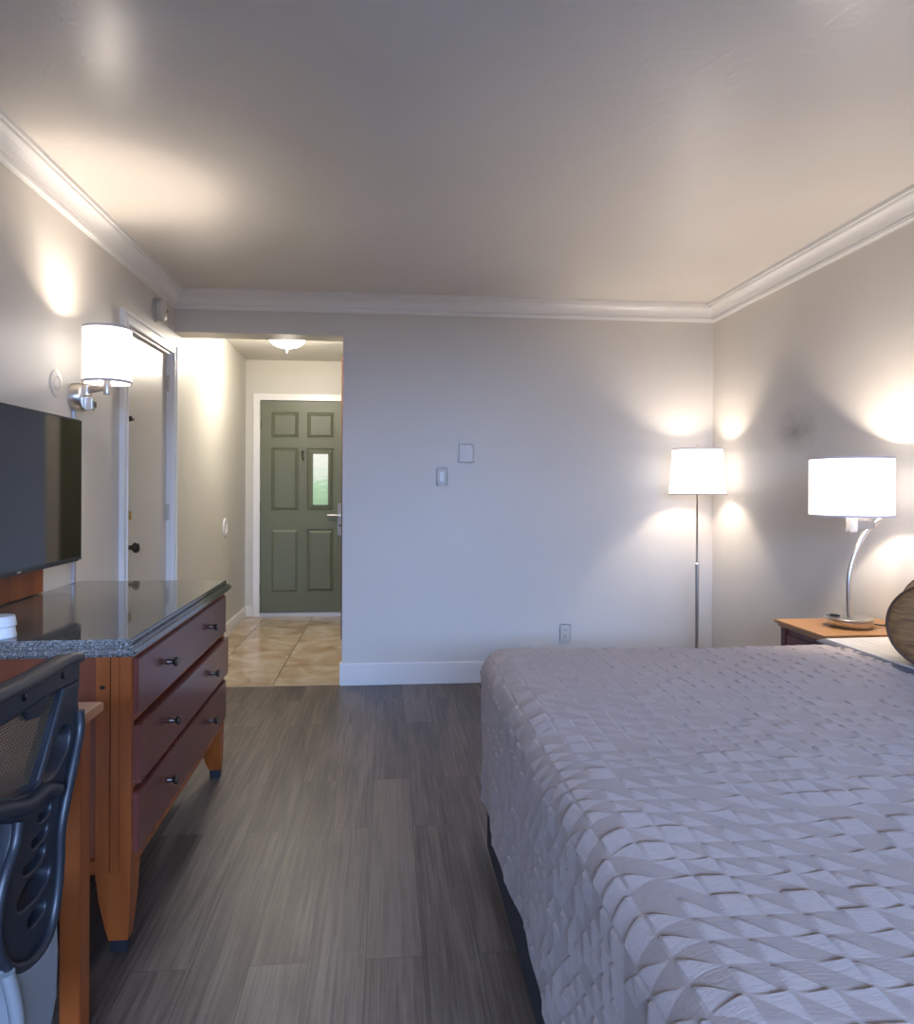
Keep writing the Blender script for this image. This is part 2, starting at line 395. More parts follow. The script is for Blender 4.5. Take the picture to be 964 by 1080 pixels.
struct('wall_right', bx((XR, YF, 0), (XR + 0.14, YB + 0.19, ZC)), M_wall_r)
b = bmesh.new()
box(b, (HX0, YB, 0), (XR, YH2, ZC)); box(b, (XL, YB, HZ), (HX0, YH2, ZC))
struct('wall_back', b, M_wall)
# wall behind the camera with a wide window opening
WX0, WX1, WZ0, WZ1 = -0.9, 1.75, 0.45, 1.95
b = bmesh.new()
box(b, (XL, YF - 0.14, 0), (WX0, YF, ZC)); box(b, (WX1, YF - 0.14, 0), (XR, YF, ZC)); box(b, (WX0, YF - 0.14, 0), (WX1, YF, WZ0)); box(b, (WX0, YF - 0.14, WZ1), (WX1, YF, ZC))
struct('wall_front', b, M_wall)
b = bmesh.new()
for x in (WX0, (WX0 + WX1) / 2 - 0.02, WX1 - 0.04): box(b, (x, YF - 0.09, WZ0), (x + 0.04, YF - 0.04, WZ1))
box(b, (WX0, YF - 0.09, WZ0), (WX1, YF - 0.04, WZ0 + 0.04)); box(b, (WX0, YF - 0.09, WZ1 - 0.04), (WX1, YF - 0.04, WZ1))
struct('window_1', b, M_trim)
# hall
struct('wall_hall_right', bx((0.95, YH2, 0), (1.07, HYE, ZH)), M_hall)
GX0, GX1, GZ0, GZ1 = -1.25, -0.42, 0.035, 2.135
b = bmesh.new()
box(b, (HXL - 0.1, HYE, 0), (GX0, HYE + 0.14, ZH)); box(b, (GX1, HYE, 0), (1.07, HYE + 0.14, ZH)); box(b, (GX0, HYE, GZ1), (GX1, HYE + 0.14, ZH))
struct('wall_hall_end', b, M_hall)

# crown moulding: profile runs around ceiling line
def crown_profile():
    P = [(0, 0), (0.006, 0.0), (0.008, 0.006), (0.016, 0.008), (0.018, 0.022), (0.012, 0.026)]
    for k in range(0, 7):
        t = k / 6; P.append((0.018 + 0.040 * (1 - math.cos(t * PI / 2)), 0.030 + 0.055 * math.sin(t * PI / 2)))
    P += [(0.060, 0.088), (0.062, 0.098), (0.070, 0.100), (0.070, 0.118), (0, 0.118)]
    return P
def crown(name, p0, p1, inward, m0, m1):
    """mitred moulding from p0 to p1 (2-D) along a wall; inward = unit normal into the room"""
    bm = bmesh.new(); d = (Vector(p1) - Vector(p0)).normalized(); inn = Vector(inward); R = []
    for base, sgn, mit in ((Vector(p0), 1, m0), (Vector(p1), -1, m1)):
        R.append([bm.verts.new((*(base + inn * a + d * (sgn * a * mit)), ZC - 0.118 + h)) for a, h in crown_profile()])
    n = len(R[0])
    for k in range(n): bm.faces.new((R[0][k], R[0][(k + 1) % n], R[1][(k + 1) % n], R[1][k]))
    bm.faces.new(R[0]); bm.faces.new(list(reversed(R[1]))); bmesh.ops.recalc_face_normals(bm, faces=bm.faces[:])
    return struct(name, bm, M_trim)
crown('trim_1', (XL, YF), (XL, YB), (1, 0), 1, 1)
crown('trim_2', (XL, YB), (XR, YB), (0, -1), 1, 1)
crown('trim_3', (XR, YF), (XR, YB), (-1, 0), 1, 1)
# baseboards
def baseboard(name, a, b_, bev=0.006): struct(name, bx(a, b_, bev), M_trim)
b = bmesh.new(); box(b, (HX0 - 0.014, YB - 0.015, 0), (XR, YB, 0.142), 0.005); box(b, (HX0 - 0.014, YB - 0.002, 0), (HX0, YB + 0.06, 0.142), 0.004)
struct('baseboard_back', b, M_trim)
baseboard('baseboard_right', (XR - 0.015, YF, 0), (XR, YB - 0.015, 0.142))
baseboard('baseboard_left', (XL, YF, 0), (XL + 0.015, DY0 - 0.075, 0.142))
b = bmesh.new(); prism(b, [(XL, YB), (XL + 0.014, YB), (HXL + 0.014, HYE), (HXL, HYE)], (0, 0, 0.105), ax=(1, 0, 0), ay=(0, 1, 0))
struct('baseboard_hall_left', b, M_trim)
baseboard('baseboard_hall_end', (HXL, HYE - 0.014, 0), (-1.318, HYE, 0.105), 0.004)

# ---------------------------------------------------------------- connecting door in the left wall
b = bmesh.new()
cw = 0.070
def casing(bm, fixed, a0, a1, ztop, w, t, axis):
    """three mitre-like boards with a raised outer bead; axis 'y': on wall x=fixed, facing +x; 'x': on wall y=fixed facing -y"""
    def bb(p0, p1, q0, q1, dd):
        if axis == 'y': box(bm, (fixed, p0, q0), (fixed + dd, p1, q1), 0.003)
        else: box(bm, (p0, fixed - dd, q0), (p1, fixed, q1), 0.003)
    bb(a0 - w, a0, 0, ztop + w, t * 0.7); bb(a1, a1 + w, 0, ztop + w, t * 0.7); bb(a0, a1, ztop, ztop + w, t * 0.7)
    o = 0.022
    e = 0.0012
    bb(a0 - w - e, a0 - w + o, 0, ztop + w + e, t); bb(a1 + w - o, a1 + w + e, 0, ztop + w + e, t); bb(a0 - w + o - e, a1 + w - o + e, ztop + w - o, ztop + w + e * 0.5, t - e)
    i = 0.012
    bb(a0 - i, a0 + e, 0, ztop + i, t * 0.95); bb(a1 - e, a1 + i, 0, ztop + i, t * 0.95); bb(a0 - i + e, a1 + i - e, ztop - e, ztop + i - e, t * 0.90)
casing(b, XL, DY0, DY1, DZ, cw - 0.003, 0.026, 'y')
box(b, (XL - 0.13, DY0 + 0.002, 0.001), (XL + 0.004, DY0 + 0.013, DZ - 0.002)); box(b, (XL - 0.13, DY1 - 0.013, 0.001), (XL + 0.004, DY1 - 0.002, DZ - 0.002)); box(b, (XL - 0.12, DY0 + 0.012, DZ - 0.015), (XL + 0.003, DY1 - 0.012, DZ - 0.003)); box(b, (XL - 0.10, DY0 + 0.012, 0.001), (XL - 0.068, DY0 + 0.03, DZ - 0.014)); box(b, (XL - 0.10, DY1 - 0.03, 0.001), (XL - 0.068, DY1 - 0.012, DZ - 0.014))
struct('trim_4', b, M_trim)
d1 = struct('door_1', bx((XL - 0.065, DY0 + 0.014, 0.012), (XL - 0.022, DY1 - 0.014, DZ - 0.016), 0.002), M_door)
XD = XL - 0.022
b = lth([(0.0, 0), (0.034, 0.0), (0.034, 0.006), (0.026, 0.012), (0.012, 0.016), (0.011, 0.034), (0.020, 0.042), (0.028, 0.050), (0.029, 0.060), (0.022, 0.070), (0.0, 0.073)], (XD, 3.955, 0.955), (1, 0, 0))
o = struct('door_knob', b, M_bronze, d1, True)
b = lth([(0, 0), (0.028, 0), (0.028, 0.010), (0.022, 0.016), (0, 0.017)], (XD, 3.955, 1.12), (1, 0, 0)); box(b, (XD + 0.015, 3.951, 1.10), (XD + 0.034, 3.960, 1.145), 0.003)
struct('deadbolt', b, M_brass, d1, True)
b = bx((XD, 3.93, 1.605), (XD + 0.006, 3.965, 1.645), 0.002); box(b, (XD + 0.006, 3.932, 1.612), (XD + 0.040, 3.944, 1.640), 0.002); box(b, (XD + 0.028, 3.932, 1.618), (XD + 0.040, 3.975, 1.632), 0.002); lathe(b, [(0.006, 0), (0.006, 0.03)], (XD + 0.012, 3.955, 1.61))
struct('guard_latch', b, M_bronze, d1, True)
for z in (1.914, 1.117, 0.30):
    b = bmesh.new(); lathe(b, [(0.008, -0.05), (0.008, 0.05)], (XL - 0.012, DY1 - 0.013, z), n=12); box(b, (XL - 0.024, DY1 - 0.045, z - 0.048), (XL - 0.019, DY1 - 0.014, z + 0.048)); box(b, (XL - 0.012, DY1 - 0.013, z - 0.048), (XL - 0.003, DY1 - 0.008, z + 0.048))
    struct('hinge', b, M_plastic, d1, True)

# ---------------------------------------------------------------- green entry door
b = bmesh.new(); casing(b, HYE, GX0 + 0.0, GX1, GZ1, 0.062, 0.02, 'x')
struct('trim_5', b, M_trim)
YD = HYE + 0.005
xs = [GX0 + 0.004, -1.142, -0.878, -0.792, -0.530, GX1 - 0.004]
zs = [GZ0 + 0.01, 0.235, 0.860, 1.040, 1.665, 1.765, 2.020, GZ1 - 0.006]
b = bmesh.new()
V = [[b.verts.new((x, YD, z)) for z in zs] for x in xs]
panels = []
for i in range(5):
    for j in range(7):
        f = b.faces.new((V[i][j], V[i + 1][j], V[i + 1][j + 1], V[i][j + 1]))
        if i in (1, 3) and j in (1, 3, 5): panels.append(f)
for f in panels:
    bmesh.ops.inset_individual(b, faces=[f], thickness=0.010, depth=-0.014)
    bmesh.ops.inset_individual(b, faces=[f], thickness=0.008, depth=0.0)
    bmesh.ops.inset_individual(b, faces=[f], thickness=0.030, depth=0.012)
bmesh.ops.recalc_face_normals(b, faces=b.faces[:])
if sum(f.normal.y for f in b.faces) > 0: bmesh.ops.reverse_faces(b, faces=b.faces[:])
box(b, (xs[0], YD + 0.018, zs[0]), (xs[-1], YD + 0.045, zs[-1]))
d2 = struct('door_2', b, M_green)
b = bx((-0.742, YD - 0.004, 1.100), (-0.584, YD + 0.004, 1.612), 0.002)
bmesh.ops.delete(b, geom=[], context='VERTS')
gf = bmesh.new()
for a_, c_ in (((-0.748, 1.09), (-0.734, 1.622)), ((-0.588, 1.09), (-0.574, 1.622)), ((-0.748, 1.09), (-0.574, 1.104)), ((-0.748, 1.608), (-0.574, 1.622))):
    box(gf, (a_[0], YD - 0.010, a_[1]), (c_[0], YD + 0.004, c_[1]), 0.002)
struct('pane_frame', gf, M_green, d2)
for v in b.verts: v.co.z -= 1.1
o = struct('glass_pane', b, M_pane, d2); o.location = (0, 0, 1.1)
b = bx((-0.492, YD - 0.012, 0.80), (-0.440, YD, 1.12), 0.004); 
struct('lock_plate', b, mat('satin_lock_metal', (0.33, 0.32, 0.32), 0.5, 0.8), d2, True)
b = lth([(0.014, 0), (0.014, 0.04)], (-0.466, YD - 0.01, 1.00), (0, -1, 0), 20); tube(b, [(-0.466, YD - 0.045, 1.00), (-0.52, YD - 0.048, 1.003), (-0.59, YD - 0.045, 1.0)], 0.009, 10)
struct('door_handle', b, M_steel, d2, True)
b = lth([(0.012, 0), (0.012, 0.02)], (-0.466, YD - 0.01, 0.90), (0, -1, 0), 20); struct('lock_cylinder', b, M_bronze, d2, True)
b = lth([(0.016, 0), (0.014, 0.012)], (-0.838, YD, 1.63), (0, -1, 0), 16); tube(b, [(-0.838, YD - 0.015, 1.63), (-0.835, YD - 0.04, 1.59), (-0.828, YD - 0.03, 1.545)], 0.008, 8, smoothn=4)
struct('coat_hook', b, M_bronze, d2, True)
for z in (1.90, 1.08, 0.27):
    struct('hinge', lth([(0.008, -0.055), (0.008, 0.055)], (GX0 + 0.002, YD - 0.010, z), n=12), M_green, d2, True)
b = bx((GX0, HYE - 0.015, 0.0), (GX1, HYE + 0.08, 0.034), 0.004); box(b, (GX0, HYE - 0.03, 0.0), (GX1, HYE - 0.013, 0.014), 0.003)
struct('trim_6', b, mat('aluminium_sill', (0.62, 0.62, 0.62), 0.35, 0.3))

# wood-edged closet leaf standing in the hall on the right
t = thing('closet_door', 'brown-edged dark green closet door seen edge-on behind the hall opening corner', 'door', (-0.385, 6.19, 0))
obj('door_panel', bx((0.012, 0.0, 0.004), (1.33, 0.04, 2.38), 0.002), M_green, t)
obj('wood_edge', bx((0.0, -0.003, 0.0), (0.014, 0.043, 2.385), 0.002), wood('brown_door_edge', (0.10, 0.04, 0.018), (0.15, 0.06, 0.028)), t)

# ---------------------------------------------------------------- wall and ceiling fittings
def wall_disc_y(name, label, cat, y, z, r, depth, m, x=XL, prof=None):
    b = lth(prof or [(r, 0), (r, depth * 0.6), (r * 0.93, depth), (0, depth)], (0, 0, 0), (1, 0, 0), 40)
    o = obj(name, b, m, None, True, (x, y, z)); return tag(o, label, cat)
t = thing('smoke_detector', 'round white smoke detector high on the left wall above the door', 'smoke detector', (XL, 4.373, 2.297))
obj('mounting_plate', lth([(0.070, 0), (0.070, 0.012), (0, 0.012)], (0, 0, 0), (1, 0, 0)), M_plastic, t, True)
obj('detector_body', lth([(0.058, 0.012), (0.058, 0.018), (0.064, 0.022), (0.064, 0.048), (0.052, 0.058), (0, 0.060)], (0, 0, 0), (1, 0, 0)), M_plastic, t, True)
obj('test_button', bx((0.056, 0.015, -0.012), (0.063, 0.030, 0.008), 0.002), M_brass, t)
wall_disc_y('blank_wall_plate', 'round painted blank cover plate on left wall beside the wall lamp', 'wall plate', 3.105, 1.69, 0.055, 0.004, M_wall,
            prof=[(0.055, 0), (0.055, 0.003), (0.051, 0.004), (0.030, 0.004), (0.029, 0.002), (0.026, 0.002), (0.025, 0.004), (0, 0.004)])
o = wall_disc_y('door_bumper', 'small round white door bumper on the left hallway wall', 'door bumper', 6.345, 0.935, 0.075, 0.012, M_plastic2, x=-1.3705,
            prof=[(0.075, -0.012), (0.075, 0.008), (0.070, 0.012), (0.055, 0.012), (0.05, 0.006), (0, 0.006)])
# hall ceiling light
t = thing('ceiling_light', 'glowing frosted dome light on the hallway ceiling', 'ceiling light', (-0.79, 5.85, ZH - 0.045))
obj('ceiling_canopy', lth([(0.15, -0.016), (0.158, 0.0), (0.158, 0.045)], (0, 0, 0)), M_steel, t, True)
obj('glass_dome', lth([(0.150, -0.016), (0.146, -0.04), (0.128, -0.072), (0.09, -0.098), (0.04, -0.112), (0.004, -0.115)], (0, 0, 0)), M_dome, t, True)
obj('finial', lth([(0.004, -0.113), (0.012, -0.116), (0.008, -0.124), (0.011, -0.132), (0.006, -0.145), (0.001, -0.150)]), M_steel, t, True)
point_light('hall_bulb', (-0.79, 5.85, ZH - 0.24), 34, 0.10, (1.0, 0.90, 0.76))

def plate_obj(name, label, cat, x, z, w, h, m):
    t = thing(name, label, cat, (x, YB, z)); obj('cover_plate', bx((-w / 2, -0.006, -h / 2), (w / 2, 0, h / 2), 0.003), m, t); return t
t = plate_obj('light_switch', 'slim white light switch low left of the square blank plate on the back wall', 'light switch', 0.353, 1.347, 0.068, 0.115, M_plastic)
obj('rocker', bx((-0.014, -0.012, -0.032), (0.014, -0.005, 0.032), 0.003), M_plastic2, t)
t = plate_obj('thermostat_plate', 'square greige blank plate above and right of the light switch', 'wall plate', 0.512, 1.50, 0.096, 0.120, mat('greige_plastic', (0.68, 0.65, 0.61), 0.35))
obj('screw', lth([(0.003, 0), (0.003, 0.001)], (0, -0.006, 0.045), (0, -1, 0), 10), M_plastic, t)
t = plate_obj('power_outlet', 'beige duplex power outlet low on the back wall behind the bed foot', 'power outlet', 1.177, 0.315, 0.072, 0.118, M_plastic)
for dz in (0.020, -0.020):
    s = obj('socket', lth([(0.017, 0), (0.017, 0.003)], (0, -0.005, dz), (0, -1, 0), 20), M_plastic, t, True)
    b = bmesh.new(); box(b, (-0.008, -0.0088, dz - 0.002), (-0.005, -0.0078, dz + 0.007)); box(b, (0.005, -0.0088, dz - 0.002), (0.008, -0.0078, dz + 0.007)); lathe(b, [(0.0025, 0), (0.0025, 0.001)], (0, -0.0078, dz - 0.009), (0, -1, 0), 10)
    obj('slots', b, M_dark, s)

# ---------------------------------------------------------------- wall lamp (sconce) and cord cover
def drum(bm, r0, r1, z0, z1, n=56, t=0.003, sx=1.0, sy=1.0):
    return lathe(bm, [(r0, z0), (r1, z1), (r1 - t, z1), (r0 - t, z0), (r0, z0)], (0, 0, 0), n=n, caps=False, sx=sx, sy=sy)
def make_sconce(loc, label):
    t = thing('wall_lamp', label, 'wall lamp', loc)
    bp = obj('back_plate', lth([(0.062, 0), (0.062, 0.040), (0.056, 0.048), (0, 0.050)], (0, 0, -0.03), (1, 0, 0), 48), M_steel, t, True)
    obj('outlet_block', bx((0.045, -0.022, -0.085), (0.085, 0.024, -0.030), 0.006), M_steel, bp, True)
    b = bx((0.084, -0.015, -0.072), (0.0865, 0.000, -0.048)); box(b, (0.084, 0.006, -0.072), (0.0865, 0.018, -0.048)); obj('socket', b, M_dark, bp)
    sx, sy = 0.19, -0.145
    b = lth([(0.020, 0), (0.020, 0.045)], (0.058, -0.005, -0.022), (0, 0, 1), 24)
    tube(b, [(0.055, -0.008, 0.0), (sx, sy, 0.0)], 0, 12, flat=(0.005, 0.016, (0, 0, 1)))
    obj('arm', b, M_steel, t, True)
    obj('lamp_holder', lth([(0.012, -0.034), (0.014, -0.02), (0.014, 0.07), (0.018, 0.075), (0.018, 0.11)], (sx, sy, 0), n=20), M_steel, t, True)
    b = bmesh.new(); drum(b, 0.094, 0.094, 0.015, 0.240)
    for v in b.verts: v.co += Vector((sx, sy, 0))
    s = obj('lamp_shade', b, M_shade, t, True)
    for za, zb in ((0.012, 0.022), (0.232, 0.242)):
        b = bmesh.new(); drum(b, 0.0952, 0.0952, za, zb, t=0.006)
        for v in b.verts: v.co += Vector((sx, sy, 0))
        obj('shade_trim', b, M_rim, s, True)
    b = lth([(0.004, 0.11), (0.028, 0.14), (0.034, 0.16), (0.026, 0.185), (0.004, 0.195)], (sx, sy, 0), n=20); 
    obj('bulb', b, M_dome, t, True)
    point_light('sconce_bulb', (loc[0] + sx, loc[1] + sy, loc[2] + 0.160), LAMP_W * 0.85, 0.038)
    return t
make_sconce((XL, 3.275, 1.685), 'brushed nickel swing-arm wall lamp with white drum shade above the television')
tag(obj('cord_cover', bx((XL, 3.252, 0.86), (XL + 0.012, 3.276, 1.60), 0.003), mat('silver_channel', (0.6, 0.62, 0.68), 0.3, 0.6)),
    'narrow silver cord cover running down the left wall below the wall lamp', 'cord cover')

# ---------------------------------------------------------------- television and wood backboard
tag(obj('wood_backboard', bx((XL + 0.002, 1.85, 0.862), (XL + 0.016, 2.965, 1.42), 0.002), M_orange),
    'orange cherry wood board on the left wall behind the television', 'wall panel')
t = thing('television', 'black flat screen television on the left wall above the granite dresser top', 'television', (-1.2, 2.515, 1.2575))
HW, HH = 0.49, 0.277
obj('tv_bezel', bx((-0.045, -HW, -HH), (0.0, HW, HH), 0.006), mat('tv_bezel_black', (0.02, 0.02, 0.022), 0.3), t)
b = bx((0.0, -HW + 0.008, -HH + 0.020), (0.0015, HW - 0.008, HH - 0.008)); obj('tv_screen', b, M_screen, t)
b = bmesh.new(); box(b, (0.0, -HW + 0.004, HH - 0.007), (0.002, HW - 0.004, HH - 0.004)); box(b, (0.0, HW - 0.007, -HH + 0.004), (0.002, HW - 0.004, HH - 0.004)); box(b, (0.0, -HW + 0.004, -HH + 0.016), (0.002, HW - 0.004, -HH + 0.019))
obj('bezel_edge', b, mat('bezel_edge_grey', (0.12, 0.12, 0.13), 0.2, 0.6), t)  # lighter metallic grey strips along the bezel edges
obj('maker_badge', bx((0.0, -0.012, -HH + 0.006), (0.0025, 0.014, -HH + 0.012), 0.001), M_steel, t)
obj('wall_bracket', bx((-0.14 + 0.016, -0.2, -0.15), (-0.045, 0.2, 0.15), 0.004), M_black, t)

# ---------------------------------------------------------------- dresser
DR = thing('dresser', 'cherry wood three-drawer dresser with grey granite top against the left wall', 'dresser', (-0.695, 2.07, 0), math.radians(1.0))
# local: x=0 at the drawer side face, -x to the wall; y=0 near end, +y far end
LEN = 1.25; DEP = 0.615
yo = -0.015
BZ0, BZ1 = 0.215, 0.812
b = bmesh.new()
box(b, (-DEP, 0.03, BZ0 + 0.01), (-0.020, LEN - 0.03, BZ1), 0.002)
obj('body', b, M_deskleg, DR)
# face frame around drawers
b = bmesh.new()
box(b, (-0.030, 0.0, BZ0), (0.0, 0.026, BZ1), 0.002); box(b, (-0.030, LEN - 0.030, BZ0), (0.0, LEN, BZ1), 0.002)
for z0, z1 in ((BZ0, 0.256), (0.435, 0.447), (0.620, 0.633), (0.795, BZ1)): box(b, (-0.028, 0.026, z0), (-0.002, LEN - 0.030, z1), 0.0015)
obj('face_frame', b, M_orange, DR)
# near end: stiles, rail and recessed panel
obj('end_stile', bx((-0.052, -0.004, BZ0), (-0.030, 0.03, BZ1), 0.002), M_orange, DR)
obj('end_stile', bx((-0.092, -0.002, BZ0), (-0.055, 0.03, BZ1), 0.002), M_orange, DR)
obj('end_stile', bx((-DEP, 0.0, BZ0), (-DEP + 0.06, 0.03, BZ1), 0.002), M_orange, DR)
obj('end_rail', bx((-DEP + 0.06, 0.0, BZ0), (-0.092, 0.026, BZ0 + 0.035), 0.002), M_orange, DR)
obj('end_panel', bx((-DEP + 0.06, 0.020, BZ0 + 0.035), (-0.092, 0.030, BZ1), 0.001), wood('red_panel_wood', (0.17, 0.042, 0.018), (0.24, 0.062, 0.026)), DR)
b = bmesh.new(); lathe(b, [(0.007, 0), (0.005, 0.002)], (-0.074, -0.002, 0.725), (0, -1, 0), 12, sx=1.2, sy=0.8); obj('screw_cap', b, M_bronze, DR)
# drawers
def knob(parent, y, z, x0):
    obj('knob', lth([(0.010, 0), (0.009, 0.004), (0.0065, 0.010), (0.007, 0.016), (0.014, 0.021), (0.0155, 0.026), (0.013, 0.031), (0, 0.032)], (x0, y, z), (1, 0, 0), 24), M_bronze, parent, True)
for i, (z0, z1, x1) in enumerate(((0.637, 0.796, 0.012), (0.450, 0.612, 0.020), (0.260, 0.426, 0.014))):
    d = obj('drawer', bx((-0.022, 0.024, z0), (x1, LEN - (0.012 if i == 1 else 0.026), z1), 0.003), M_cherry, DR)
    zk = (z0 + z1) / 2 + 0.002
    knob(d, 0.315, zk, x1); knob(d, 0.905, zk, x1)
# tapered legs with black feet
def leg(x0, x1, y0, y1, sx, sy):
    b = bmesh.new(); rings = []
    for z, tx in ((BZ0 + 0.004, 0.0), (0.14, 0.012), (0.07, 0.032), (0.034, 0.045)):
        ax0, ax1 = (x0 + tx * 0.8, x1 - tx * 0.12) if sx > 0 else (x0, x1 - tx)
        ay0, ay1 = (y0 + 0.0, y1 - tx) if sy < 0 else (y0 + tx, y1)
        rings.append([b.verts.new(p) for p in ((ax0, ay0, z), (ax1, ay0, z), (ax1, ay1, z), (ax0, ay1, z))])
    for a, c in zip(rings, rings[1:]):
        for k in range(4): b.faces.new((a[k], a[(k + 1) % 4], c[(k + 1) % 4], c[k]))
    b.faces.new(rings[0]); b.faces.new(rings[-1]); bmesh.ops.recalc_face_normals(b, faces=b.faces[:])
    lg = obj('leg', b, M_orange, DR)
    c = [v.co for v in lg.data.vertices][-4:]
    xa, xb = min(v.x for v in c), max(v.x for v in c); ya, yb = min(v.y for v in c), max(v.y for v in c)
    obj('foot', bx((xa + 0.003, ya + 0.003, 0.0), (xb - 0.003, yb - 0.003, 0.034), 0.002), M_foot, lg)
leg(-0.092, 0.0, 0.0, 0.085, 1, -1); leg(-0.092, 0.0, LEN - 0.085, LEN, 1, 1)
leg(-DEP, -DEP + 0.085, 0.0, 0.085, -1, -1); leg(-DEP, -DEP + 0.085, LEN - 0.085, LEN, -1, 1)
# granite: lower slab with rounded nose, thinner upper step
b = bmesh.new(); box(b, (-0.635, -0.030, BZ1), (0.022, LEN + 0.045, BZ1 + 0.030), 0.008, 3)
box(b, (-0.635, -0.016, BZ1 + 0.028), (0.004, LEN + 0.030, BZ1 + 0.046), 0.003, 2)
gt = obj('granite_top', b, M_granite, DR, True)

# paper cups at the left end of the granite top
cup0 = None
for i, (cz, lb) in enumerate(((0.858, 'white cup on granite dresser top, lower of the two stacked at the left edge'), (0.858 + 0.030, 'white cup stacked upside down on top of another at the left edge'))):
    o = obj('cup', lth([(0.038, 0), (0.040, 0.003), (0.036, 0.027), (0.034, 0.0295), (0, 0.0295)], (0, 0, 0), n=32), M_plastic2, None, True, (-1.052, 2.105, cz))
    tag(o, lb, 'cup', 'stacked cups')

# ---------------------------------------------------------------- desk
DK = thing('desk', 'wooden desk with square cherry legs between office chair and dresser', 'desk', (-0.665, 1.80, 0))
DKW, DKL, DKZ = 0.66, 1.25, 0.763
obj('desk_top', bx((-DKW, -DKL, DKZ - 0.022), (0, 0, DKZ), 0.003), M_table, DK)
b = bmesh.new()
box(b, (-0.045, -DKL + 0.08, 0.64), (-0.028, -0.08, DKZ - 0.022)); box(b, (-DKW + 0.02, -DKL + 0.08, 0.64), (-DKW + 0.037, -0.08, DKZ - 0.022)); box(b, (-DKW + 0.03, -0.045, 0.64), (-0.07, -0.028, DKZ - 0.022))
obj('apron', b, M_orange, DK)
for x0 in (-0.070, -DKW + 0.015):
    for y0 in (-0.070, -DKL + 0.015):
        obj('leg', bx((x0, y0, 0), (x0 + 0.045, y0 + 0.055, DKZ - 0.022), 0.002), M_orange, DK)

# ---------------------------------------------------------------- office chair
CH = thing('office_chair', 'black mesh-back office chair with grey lower shell in front of the desk', 'office chair', (-0.578, 1.4112, 0), math.radians(-94.35))
# local x runs along the width of the backrest, local y points away from the seat (behind the backrest)
S0 = 0.285
def mir(p): return (2 * S0 - p[0], p[1])
rail_t = [(-0.003, 0.953), (0.010, 0.963), (0.035, 0.968), (0.075, 0.967), (0.130, 0.963), (0.20, 0.961)]
rail_b = [(0.25, 0.903), (0.175, 0.908), (0.081, 0.914), (0.001, 0.912)]
outl = rail_t + [mir(p) for p in reversed(rail_t)] + [mir(p) for p in reversed(rail_b)] + rail_b
rl = plate('top_rail', [outl], 0.030, 0.006, M_black, CH)
b = bmesh.new(); tube(b, [(p[0] if p[0] > 0.005 else 0.008, 0.018, p[1] - 0.006) for p in (rail_t + [mir(q) for q in reversed(rail_t)])][1:-1], 0.010, 10)
obj('rail_lip', b, mat('dark_taupe_plastic', (0.055, 0.047, 0.042), 0.45), rl, True)
for p in ((0.183, 0.933), (0.064, 0.938), mir((0.183, 0.933)), mir((0.064, 0.938))):
    obj('screw', lth([(0.006, 0), (0.006, 0.003), (0.003, 0.004)], (p[0], 0.014, p[1]), (0, 1, 0), 16), mat('screw_black', (0.01, 0.01, 0.012), 0.2, 0.5), rl, True)
outer = [(0.001, 0.914), (0.010, 0.884), (0.006, 0.863), (0.008, 0.835), (0.020, 0.803), (0.042, 0.765), (0.062, 0.725), (0.076, 0.686), (0.070, 0.640), (0.073, 0.594), (0.083, 0.548), (0.100, 0.518), (0.135, 0.500), (0.185, 0.501), (0.225, 0.520), (0.262, 0.552)]
left_in = [(0.300, 0.600), (0.300, 0.640), (0.262, 0.670), (0.236, 0.693), (0.216, 0.722), (0.208, 0.742), (0.224, 0.756), (0.262, 0.772), (S0, 0.776)]
far_side = [(0.33, 0.776), (0.40, 0.770), (0.46, 0.762), (0.53, 0.790), (0.565, 0.85), (0.569, 0.914)]
inner = [(0.514, 0.914), (0.475, 0.845), (0.43, 0.79), (0.36, 0.795), (S0, 0.803), (0.25, 0.800), (0.208, 0.783), (0.160, 0.772), (0.139, 0.779), (0.097, 0.845), (0.056, 0.914)]
hole = [(0.080, 0.840), (0.060, 0.848), (0.040, 0.838), (0.041, 0.812), (0.068, 0.788), (0.108, 0.774), (0.126, 0.777), (0.112, 0.801), (0.097, 0.822)]
s1 = [(0.142, 0.720), (0.120, 0.726), (0.106, 0.735), (0.102, 0.722), (0.120, 0.712)]
s2 = [(0.160, 0.686), (0.134, 0.694), (0.118, 0.704), (0.111, 0.693), (0.130, 0.679)]
s3 = [(0.184, 0.655), (0.154, 0.660), (0.126, 0.672), (0.119, 0.658), (0.140, 0.645), (0.162, 0.643)]
s4 = [(0.200, 0.607), (0.176, 0.629), (0.137, 0.635), (0.108, 0.629), (0.104, 0.614), (0.125, 0.598), (0.159, 0.592)]
s5 = [(0.170, 0.562), (0.151, 0.577), (0.125, 0.578), (0.116, 0.564), (0.133, 0.553)]
plate('back_frame', [outer + left_in + far_side + inner, hole, s1, s2, s3, s4, s5], 0.032, 0.0042, M_black, CH, 0.0, (1, 2, 3, 4, 5, 6))
b = bmesh.new()
tube(b, [(0.010, 0.018, 0.86), (0.012, 0.020, 0.825), (0.040, 0.022, 0.770), (0.066, 0.022, 0.715), (0.078, 0.020, 0.67), (0.078, 0.018, 0.61), (0.090, 0.018, 0.55), (0.118, 0.020, 0.512), (0.165, 0.020, 0.502), (0.215, 0.020, 0.520), (0.250, 0.020, 0.56), (0.262, 0.020, 0.61), (0.245, 0.020, 0.67), (0.215, 0.020, 0.71), (0.205, 0.020, 0.745)], 0.0085, 10, smoothn=5)
tube(b, [(0.085, 0.016, 0.745), (0.13, 0.020, 0.762), (0.19, 0.020, 0.762), (0.27, 0.020, 0.787), (0.37, 0.018, 0.785)], 0.013, 10, smoothn=5)
tube(b, [(0.056, 0.012, 0.912), (0.097, 0.012, 0.845), (0.137, 0.012, 0.782)], 0.004, 8, smoothn=3)
